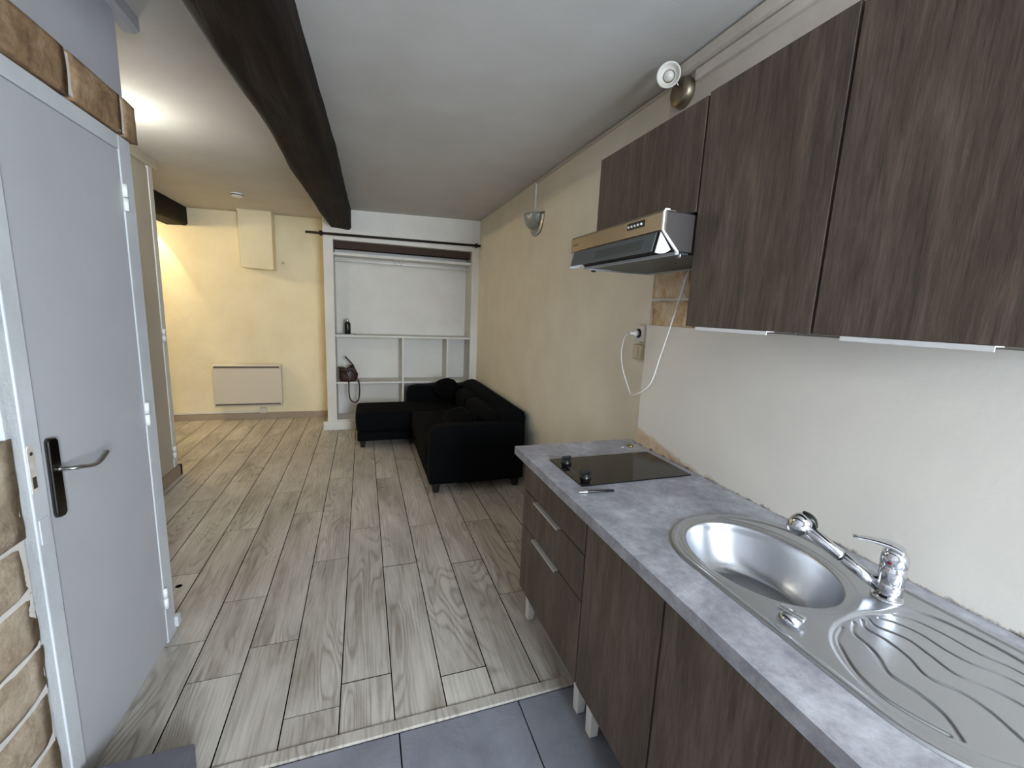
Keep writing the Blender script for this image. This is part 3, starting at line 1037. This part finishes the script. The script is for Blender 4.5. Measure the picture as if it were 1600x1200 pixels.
upper(1.168, 1.802, 1.789, 2.128, 'short dark oak wall cabinet directly above the extractor hood', None)
upper(0.7375, 1.164, 1.429, 2.134, 'tall dark oak wall cabinet next to the hood, narrow white pull underneath', (0.846, 1.103))
upper(0.334, 0.7345, 1.429, 2.134, 'tall dark oak wall cabinet nearest the camera at right edge', (0.412, 0.661))

# ================================================================== EXTRACTOR HOOD
hd = thing('extractor_hood', 'slim steel extractor hood with tilted visor under the short cabinet', 'extractor hood', (1.1, 1.48, 1.65))
Y0, Y1 = 1.170, 1.797
prism('body', [(0.896, 1.782), (1.298, 1.782), (1.298, 1.835), (1.03, 1.835), (1.03, 1.783), (1.298, 1.783), (1.298, 1.66), (0.955, 1.66), (0.90, 1.722)][:0] or
      [(0.898, 1.781), (1.296, 1.781), (1.296, 1.664), (0.957, 1.664), (0.898, 1.722)], 'y', Y0 + 0.003, Y1 - 0.003, 'hood_body', hd, bevel=0.002)
prism('front_panel', [(0.884, 1.724), (0.884, 1.776), (0.890, 1.784), (0.93, 1.784), (0.93, 1.7815), (0.8975, 1.7815), (0.8975, 1.722)], 'y', Y0, Y1, 'hood_steel', hd)
# white end profiles following the front outline
for y0, y1 in ((Y0 - 0.003, Y0 + 0.0025),):
    prism('end_profile', [(0.883, 1.722), (0.883, 1.777), (0.889, 1.787), (0.905, 1.787), (0.905, 1.783), (0.890, 1.782), (0.888, 1.775), (0.888, 1.724), (0.953, 1.662), (0.947, 1.658)], 'y', y0, y1, 'white_trim', hd)
prism('end_profile', [(0.884, 1.724), (0.888, 1.724), (0.953, 1.662), (0.947, 1.658)], 'y', Y1 - 0.0025, Y1 + 0.002, 'grey_trim', hd)
# visor
vz = prism('visor', [(0.887, 1.720), (0.891, 1.720), (0.877, 1.660), (0.872, 1.660)], 'y', Y0 + 0.030, Y1 - 0.028, 'smoked_visor', hd)
bm = BM()
for k in range(9):
    z = 1.674 + k * 0.0035
    x = 0.872 + (z - 1.66) / 0.06 * 0.015 - 0.0008
    addbox(bm, x, x + 0.001, Y0 + 0.09, Y0 + 0.40, z, z + 0.0012)
finish('visor_slots', bm, 'hood_filter', vz)
for y, mt in ((Y0 + 0.010, 'white_trim'), (Y1 - 0.018, 'grey_trim')):
    fan = [(0.889, 1.719)]
    for k in range(9):
        t = math.radians(-103 + k * 6.6)
        fan.append((0.889 + 0.066 * math.cos(t), 1.719 + 0.066 * math.sin(t)))
    prism('visor_fan', fan, 'y', y, y + 0.004, mt, hd)
box('grease_filter', (0.965, 1.285, Y0 + 0.02, Y1 - 0.02, 1.6585, 1.6635), 'hood_filter', hd)
boxes('filter_frame', [(0.950, 0.9645, Y0 + 0.01, Y1 - 0.004, 1.655, 1.6635), (1.2855, 1.297, Y0 + 0.01, Y1 - 0.004, 1.653, 1.6635),
                       (0.9645, 1.2855, Y1 - 0.019, Y1 - 0.003, 1.653, 1.6635)], 'grey_trim', hd)
boxes('filter_clip', [(0.99, 1.01, Y1 - 0.012, Y1 - 0.004, 1.646, 1.653)], 'black_plastic', hd)
lathe('lamp_knob', [(0, 0), (0.009, 0), (0.007, 0.01), (0.007, 0.016)], (0.985, Y0 + 0.03, 1.648), 'satin_steel', hd, seg=12)
bp = box('button_plate', (0.8825, 0.8845, 1.262, 1.362, 1.748, 1.770), 'dark_chrome', hd)
for k in range(5):
    lathe('button', [(0, -0.004), (0.0035, -0.0035), (0.0045, 0)], (0.8825, 1.352 - k * 0.018, 1.758), 'white_trim', bp, axis=(1, 0, 0), seg=10)
# maker's mark, too small to read in the photo
bm = BM()
for k in range(5):
    y = 1.772 - k * 0.009
    addbox(bm, 0.8835, 0.8845, y - 0.0055, y, 1.7465, 1.7485 + (0.008 if k in (0, 4) else 0.004) * 0.35)
    addbox(bm, 0.8835, 0.8845, y - 0.0012, y, 1.7465, 1.757 if k in (0, 4) else 1.753)
finish('maker_mark', bm, 'ink_dark', hd)

# ================================================================== SPLASHBACK + WORKTOP
finish.keep = True
sb = box('splashback', (1.286, 1.3015, -0.2, 1.744, 0.8285, 1.4165), 'splashback')
tag(sb, 'off-white splashback panel with damp stain along its lower edge', 'splashback')
finish.keep = False

# worktop with an oval opening for the bowl
ZT = 0.828
BCX, BCY, BA, BB = 0.998, 0.779, 0.162, 0.201
bm = BM()
outer = [(0.667, 0.05), (1.299, 0.05), (1.299, 1.744), (1.299, 1.818), (0.667, 1.818)]
inner = []
for k in range(16):      # cut-out a little inside the sink's outline
    t = math.pi * k / 15
    inner.append((1.0125 + 0.215 * math.cos(t), 0.80 + 0.203 * math.sin(t)))
for k in range(16):
    t = math.pi + math.pi * k / 15
    inner.append((1.0125 + 0.215 * math.cos(t), 0.37 + 0.203 * math.sin(t)))
NI = len(inner)
layers = []
for z in (ZT, ZT - 0.036):
    ov = [bm.verts.new((x, y, z)) for x, y in outer]
    iv = [bm.verts.new((x, y, z)) for x, y in inner]
    es = [bm.edges.new((ov[i], ov[(i + 1) % len(ov)])) for i in range(len(ov))] + [bm.edges.new((iv[i], iv[(i + 1) % NI])) for i in range(NI)]
    bmesh.ops.triangle_fill(bm, use_beauty=True, use_dissolve=False, edges=es)
    layers.append((ov, iv))
for a, b3 in ((layers[0][0], layers[1][0]), (layers[0][1], layers[1][1])):
    n = len(a)
    for i in range(n):
        bm.faces.new((a[i], a[(i + 1) % n], b3[(i + 1) % n], b3[i]))
# drop faces that fill the cut-out itself
def in_cut(c):
    yy = c.y - 0.80 if c.y > 0.80 else (0.37 - c.y if c.y < 0.37 else 0)
    return ((c.x - 1.0125) / 0.216) ** 2 + (yy / 0.204) ** 2 < 1.0


bm.normal_update()
bad = [f for f in bm.faces if abs(f.normal.z) > 0.9 and in_cut(f.calc_center_median()) and all(abs(v.co.x - 1.0125) < 0.22 and 0.16 < v.co.y < 1.01 for v in f.verts)]
bmesh.ops.delete(bm, geom=bad, context='FACES_ONLY')
finish.keep = True
tag(finish('worktop', bm, 'worktop'), 'mottled grey stone-effect laminate worktop on the kitchen base cabinets', 'worktop')
finish.keep = False

# ================================================================== SINK
sk = thing('sink', 'stainless steel inset sink, oval bowl and grooved drainer, in the worktop', 'sink', (1.01, 0.585, ZT))
SY0, SY1, SXC, SHW = 0.155, 1.015, 1.0125, 0.2275
RE = 0.215     # end ellipse radius along y
NR, NC = 470, 240


def halfw(y):
    if y > SY1 - RE:
        t = (y - (SY1 - RE)) / RE
    elif y < SY0 + RE:
        t = ((SY0 + RE) - y) / RE
    else:
        return SHW
    return SHW * math.sqrt(max(0.0, 1 - t * t))


th = np.linspace(0, math.pi, NR)
lin = np.linspace(0, 1, NR)
ys = SY0 + (SY1 - SY0) * (0.55 * lin + 0.45 * (0.5 - 0.5 * np.cos(th)))
HW = np.array([halfw(y) for y in ys])
us = np.linspace(-1, 1, NC)
GX = SXC + HW[:, None] * us[None, :]
GY = np.repeat(ys[:, None], NC, 1)


def sm(t):
    t = np.clip(t, 0, 1)
    return t * t * (3 - 2 * t)


# distance to the outline
tt = np.linspace(0, 1, 400)
oy = SY0 + (SY1 - SY0) * (0.5 - 0.5 * np.cos(np.pi * tt))
ow = np.array([halfw(y) for y in oy])
outl = np.concatenate([np.stack([SXC - ow, oy], 1), np.stack([SXC + ow, oy], 1)])
DO = np.full(GX.shape, 9.0)
for px, py in outl:
    DO = np.minimum(DO, (GX - px) ** 2 + (GY - py) ** 2)
DO = np.sqrt(DO)
H = 0.0005 + 0.0040 * sm(DO / 0.006) - 0.0045 * sm((DO - 0.012) / 0.012)
# bowl
e = np.sqrt(((GX - BCX) / BA) ** 2 + ((GY - BCY) / BB) ** 2)
s = (1 - e) * BA
H -= 0.0020 * sm((s + 0.022) / 0.005)
H -= 0.0020 * sm((s + 0.010) / 0.005)
wall = np.clip(s / 0.062, 0, 1)
deep = 0.122 * np.sin(wall * np.pi / 2) ** 0.85
floor_r = np.clip((s - 0.045) / (BA - 0.045), 0, 1)
deep += 0.017 * (1 - (1 - floor_r) ** 2)
edge_r = sm(s / 0.006)
H -= np.where(s > 0, deep * (0.25 + 0.75 * edge_r), 0)


def poly_dist(P, closed):
    P = np.array(P)
    D = np.full(GX.shape, 9.0)
    n = len(P)
    for i in range(n if closed else n - 1):
        a = P[i]
        b = P[(i + 1) % n]
        ab = b - a
        L = ab @ ab + 1e-12
        t = np.clip(((GX - a[0]) * ab[0] + (GY - a[1]) * ab[1]) / L, 0, 1)
        D = np.minimum(D, (GX - a[0] - t * ab[0]) ** 2 + (GY - a[1] - t * ab[1]) ** 2)
    return np.sqrt(D)


def inside(P):
    P = np.array(P)
    n = len(P)
    r = np.zeros(GX.shape, bool)
    for i in range(n):
        x1, y1 = P[i]
        x2, y2 = P[(i + 1) % n]
        if y1 == y2:
            continue
        c = ((y1 > GY) != (y2 > GY)) & (GX < (x2 - x1) * (GY - y1) / (y2 - y1) + x1)
        r ^= c
    return r


def spl2(L, n=8):
    return [(p.x, p.y) for p in smooth_path([(a, b, 0) for a, b in L], n)]


border = [(1.083, 0.533), (1.027, 0.545), (0.952, 0.538), (0.902, 0.52), (0.862, 0.486), (0.832, 0.432), (0.822, 0.38), (0.830, 0.335), (0.852, 0.295),
          (0.885, 0.255), (0.94, 0.222), (1.01, 0.205), (1.08, 0.207), (1.14, 0.232), (1.178, 0.285), (1.197, 0.36), (1.197, 0.43), (1.182, 0.49), (1.145, 0.525)]
B2 = spl2(border + [border[0]])[:-1]
D = poly_dist(B2, True)
I = inside(B2)
sd_ = np.where(I, D, -D)
H -= 0.0045 * sm((sd_ + 0.004) / 0.010)
grooves = [
    [(0.949, 0.526), (0.905, 0.506), (0.876, 0.475), (0.850, 0.435), (0.838, 0.388), (0.846, 0.346), (0.862, 0.307)],
    [(0.991, 0.530), (0.956, 0.508), (0.946, 0.475), (0.932, 0.448), (0.907, 0.415), (0.909, 0.374), (0.901, 0.334), (0.872, 0.296)],
    [(1.017, 0.530), (0.996, 0.510), (0.999, 0.472), (0.99, 0.431), (0.97, 0.392), (0.988, 0.35), (0.986, 0.313), (0.968, 0.268), (0.96, 0.235)],
    [(1.035, 0.528), (1.026, 0.506), (1.046, 0.465), (1.039, 0.423), (1.03, 0.379), (1.050, 0.34), (1.058, 0.30), (1.04, 0.25), (1.03, 0.22)],
    [(1.061, 0.522), (1.080, 0.501), (1.092, 0.466), (1.088, 0.421), (1.094, 0.386), (1.118, 0.338), (1.115, 0.28), (1.10, 0.235)],
    [(1.105, 0.520), (1.130, 0.496), (1.142, 0.447), (1.143, 0.397), (1.158, 0.354), (1.155, 0.29)]]
for gi, g in enumerate(grooves):
    D = poly_dist(spl2(g), False)
    # a small step down on one side plus a groove, as pressed steel has
    H -= 0.0030 * np.exp(-(D / 0.0026) ** 2) * I
me = bpy.data.meshes.new('basin')
co = np.stack([GX - SXC + (SXC - 1.01), GY - 0.585, H], 2).reshape(-1, 3)
idx = np.arange(NR * NC).reshape(NR, NC)
quads = np.stack([idx[:-1, :-1], idx[:-1, 1:], idx[1:, 1:], idx[1:, :-1]], 2).reshape(-1, 4)
me.from_pydata(co.tolist(), [], quads.tolist())
me.materials.append(MAT['sink_steel'])
me.polygons.foreach_set('use_smooth', [True] * len(me.polygons))
me.update()
bo = bpy.data.objects.new('basin', me)
COL.objects.link(bo)
bo.parent = sk
zb = ZT - 0.1485
dr = lathe('drain', [(0, 0.0035), (0.018, 0.004), (0.030, 0.003), (0.040, 0.006), (0.043, 0.003), (0.043, 0.0)], (BCX, BCY, zb), 'chrome', sk)
# twist knob of the pop-up waste
kb = lathe('waste_knob', [(0, 0.016), (0.006, 0.016), (0.017, 0.012), (0.021, 0.004), (0.024, 0.0), (0, 0.0)], (0.858, 0.572, ZT - 0.0005), 'chrome', sk)
bm = BM()
addbox(bm, -0.027, 0.027, -0.008, 0.008, 0.008, 0.019)
bmesh.ops.rotate(bm, verts=bm.verts, cent=(0, 0, 0), matrix=Matrix.Rotation(1.75, 3, 'Z'))
bmesh.ops.translate(bm, verts=bm.verts, vec=(0.858, 0.572, ZT))
finish('grip', bm, 'chrome', kb, True, 0.004, 3)

# ================================================================== TAP
tp = thing('mixer_tap', 'chrome single-lever mixer tap with angled pull-out spray, behind the bowl', 'tap', (1.155, 0.565, ZT))
FX, FY = 1.153, 0.562
lathe('base_ring', [(0, 0), (0.031, 0), (0.032, 0.003), (0.028, 0.007), (0, 0.007)], (FX, FY, ZT + 0.0002), 'chrome', tp)
bm = BM()
addlathe(bm, [(0, 0.006), (0.0255, 0.006), (0.0255, 0.040), (0.0248, 0.041), (0.0255, 0.042), (0.0250, 0.082), (0.0240, 0.0835), (0.0255, 0.085),
              (0.0260, 0.100), (0.0250, 0.112), (0.020, 0.121), (0.010, 0.125), (0, 0.1255)], (FX, FY, ZT), (0, 0, 1), 40)
for v in bm.verts:   # dome leans back from the bowl
    h = v.co.z - ZT
    if h > 0.084:
        k = (h - 0.084) / 0.04
        out = (Vector((v.co.x - FX, v.co.y - FY)).dot(Vector((-0.60, 0.80)))) / 0.026
        v.co.z -= 0.006 * k * max(-out, 0)
finish('body', bm, 'chrome', tp, smooth=True)
# spout + spray head
S0 = Vector((1.143, 0.577, 0.850))
S1 = Vector((1.040, 0.706, 0.953))
dS = (S1 - S0).normalized()
Lh = (S1 - S0).length
bm = BM()
addtube(bm, [S0, S0 + dS * (Lh * 0.46)], 0.0142, 24)
finish('spout', bm, 'chrome', tp, smooth=True)
bm = BM()
addtube(bm, [S0 + dS * (Lh * 0.465), S0 + dS * (Lh * 0.475)], 0.0135, 24)
finish('joint_ring', bm, 'black_plastic', tp, smooth=True)
bm = BM()
addtube(bm, [S0 + dS * (Lh * 0.48), S0 + dS * (Lh * 0.5), S0 + dS * (Lh * 0.97)], [0.0138, 0.0145, 0.0145], 24)
finish('spray_handle', bm, 'chrome', tp, smooth=True)
HC = S1 + dS * 0.004
dn = Vector((-0.30, 0.38, -0.87)).normalized()
hdm = BM()
addlathe(hdm, [(0, -0.026), (0.010, -0.0255), (0.018, -0.021), (0.0235, -0.012), (0.0255, 0.0), (0.0250, 0.010), (0.0215, 0.020), (0.0190, 0.026), (0.0165, 0.027), (0.0155, 0.024), (0, 0.024)],
         HC, dn, 36)
finish('spray_head', hdm, 'chrome', tp, smooth=True)
up = -dn
bm = BM()
side = dS.cross(up).normalized()
fw = up.cross(side).normalized()
P0 = HC + up * 0.0255 + Vector((0.006, 0.004, 0))
pts = [P0 - dS * 0.030 - up * 0.010, P0 - dS * 0.016 - up * 0.001, P0 + dS * 0.0, P0 + dS * 0.012 - up * 0.002]
addtube(bm, smooth_path(pts), [0.008 + 0.006 * math.sin(math.pi * i / 18) for i in range(19)], 14, True, (1.1, 0.55))
finish('spray_button', bm, 'black_plastic', tp, smooth=True)
# lever
L0 = Vector((FX + 0.008, FY - 0.012, ZT + 0.118))
lev = smooth_path([L0, (FX - 0.006, FY + 0.008, ZT + 0.1285), (FX - 0.028, FY + 0.032, ZT + 0.132), (FX - 0.058, FY + 0.058, ZT + 0.133)], 8)
rr = [0.026 - 0.018 * (i / (len(lev) - 1)) ** 0.8 for i in range(len(lev))]
rr[0] = 0.014
rr[1] = 0.021
bm = BM()
addtube(bm, lev, rr, 24, True, (1.0, 0.42))
finish('lever', bm, 'chrome', tp, smooth=True)
lathe('temperature_dot', [(0, 0.0012), (0.0045, 0.001), (0.005, 0)], (FX - 0.0245, FY - 0.0035, ZT + 0.096), 'red_dot', tp, axis=(-0.97, -0.1, 0.1), seg=14)

# ================================================================== HOB, PEN, BRASS COVER
hb = thing('hob', 'black glass two-knob electric hob set in the far end of the worktop', 'hob', (1.0, 1.455, ZT))
box('glass_top', (0.750, 1.247, 1.310, 1.602, ZT + 0.0003, ZT + 0.0058), 'black_glass', hb, bevel=0.0015)
for y in (1.537, 1.372):
    k = lathe('control_knob', [(0, 0.022), (0.014, 0.022), (0.0175, 0.020), (0.019, 0.006), (0.023, 0.0005), (0, 0.0)], (0.797, y, ZT + 0.006), 'black_plastic', hb, seg=24)
    bm = BM()
    addbox(bm, 0.777, 0.817, y - 0.0055, y + 0.0055, ZT + 0.022, ZT + 0.038)
    finish('knob_grip', bm, 'black_plastic', k, False, 0.002)
bm = BM()
addbox(bm, 0.783, 0.786, 1.41, 1.497, ZT + 0.0057, ZT + 0.0061)
for i in range(6):
    addbox(bm, 0.822 + 0.004 * (i % 3), 0.825 + 0.004 * (i % 3), 1.42 + i * 0.014, 1.423 + i * 0.014, ZT + 0.0057, ZT + 0.0061)
finish('printed_marks', bm, 'hob_mark', hb)

pn = thing('pen', 'black ballpoint pen with silver tip lying in front of the hob', 'pen', (0.776, 1.256, ZT))
pa, pb = Vector((0.713, 1.262, ZT + 0.0052)), Vector((0.846, 1.246, ZT + 0.0052))
pd = (pb - pa).normalized()
lathe('tip', [(0.0008, 0), (0.0022, 0.010), (0.0042, 0.018), (0.0045, 0.030)], pa, 'silver_cap', pn, axis=pd, seg=14)
lathe('barrel', [(0.0045, 0.030), (0.0048, 0.032), (0.0048, 0.128), (0.0040, 0.132), (0, 0.133)], pa, 'black_plastic', pn, axis=pd, seg=14)
box('clip', (0.806, 0.842, 1.2395, 1.243, ZT + 0.0045, ZT + 0.0075), 'black_plastic', pn, bevel=0.0008)
tag(lathe('brass_cap', [(0, 0.010), (0.010, 0.010), (0.014, 0.007), (0.016, 0.0), (0, 0)], (1.222, 1.700, ZT + 0.0003), 'brass'), 'small round brass cap on the worktop behind the hob', 'cap')
tag(lathe('screw_cover', [(0, 0.003), (0.006, 0.003), (0.008, 0.0), (0, 0)], (1.178, 1.700, ZT + 0.0003), 'grey_trim', seg=14), 'tiny grey screw cover on the worktop left of the brass cap', 'screw cover')

# ================================================================== BASE CABINETS
XF = 0.690
ZB0, ZB1 = 0.165, 0.785


def carcass(t, y0, y1, za=ZB1 + 0.006, zc=ZB1 + 0.006):
    boxes('body', [(XF + 0.019, 1.28, y0 + 0.001, y0 + 0.017, ZB0 + 0.003, za), (XF + 0.019, 1.28, y1 - 0.017, y1 - 0.001, ZB0 + 0.003, zc),
                   (XF + 0.019, 1.28, y0 + 0.017, y1 - 0.017, ZB0 + 0.003, ZB0 + 0.019), (1.27, 1.28, y0 + 0.017, y1 - 0.017, ZB0 + 0.019, ZB1 + 0.006),
                   (XF + 0.019, XF + 0.10, y0 + 0.017, y1 - 0.017, ZB1 - 0.012, ZB1 + 0.006)], 'cabinet_carcass', t)


def feet(t, ylist):
    for y in ylist:
        for x in (XF + 0.050, 1.22):
            bm = BM()
            addbox(bm, x - 0.020, x + 0.020, y - 0.020, y + 0.020, 0.0, ZB0 + 0.0025)
            for v in bm.verts:
                if v.co.z < 0.01:
                    v.co.x = x + (v.co.x - x) * 0.82
                    v.co.y = y + (v.co.y - y) * 0.82
            finish('foot', bm, 'white_plastic', t, False, 0.003)


GB = 'kitchen base cabinets'
b1 = thing('base_cabinet', 'dark oak base cabinet with three drawers at the far end of the worktop', 'cabinet', (0.98, 1.44, 0), GB)
carcass(b1, 1.1535, 1.731)
feet(b1, (1.195, 1.700))
for z0, z1, h in ((0.165, 0.4805, True), (0.4855, 0.6525, True), (0.6575, ZB1, False)):
    dw = box('drawer', (XF, XF + 0.018, 1.156, 1.7295, z0, z1), 'cabinet_oak', b1, bevel=0.0012, seg=1)
    if h:
        bm = BM()
        addbox(bm, XF - 0.016, XF - 0.0125, 1.345, 1.578, z1 - 0.0045, z1 + 0.0022)
        addbox(bm, XF - 0.0125, XF + 0.012, 1.345, 1.578, z1 + 0.0004, z1 + 0.0022)
        finish('handle', bm, 'handle_alu', dw)
b2 = thing('base_cabinet', 'dark oak base cabinet with plain door, between drawers and sink cabinet', 'cabinet', (0.98, 0.95, 0), GB)
carcass(b2, 0.7635, 1.1515, 0.66)
feet(b2, (0.80, 1.100))
box('door', (XF, XF + 0.018, 0.766, 1.1495, ZB0, ZB1), 'cabinet_oak', b2, bevel=0.0012, seg=1)
b3_ = thing('base_cabinet', 'dark oak base cabinet under the sink, nearest the camera', 'cabinet', (0.98, 0.42, 0), GB)
carcass(b3_, 0.07, 0.7605, ZB1 + 0.006, 0.66)
feet(b3_, (0.11, 0.72))
box('door', (XF, XF + 0.018, 0.072, 0.759, ZB0, ZB1), 'cabinet_oak', b3_, bevel=0.0012, seg=1)
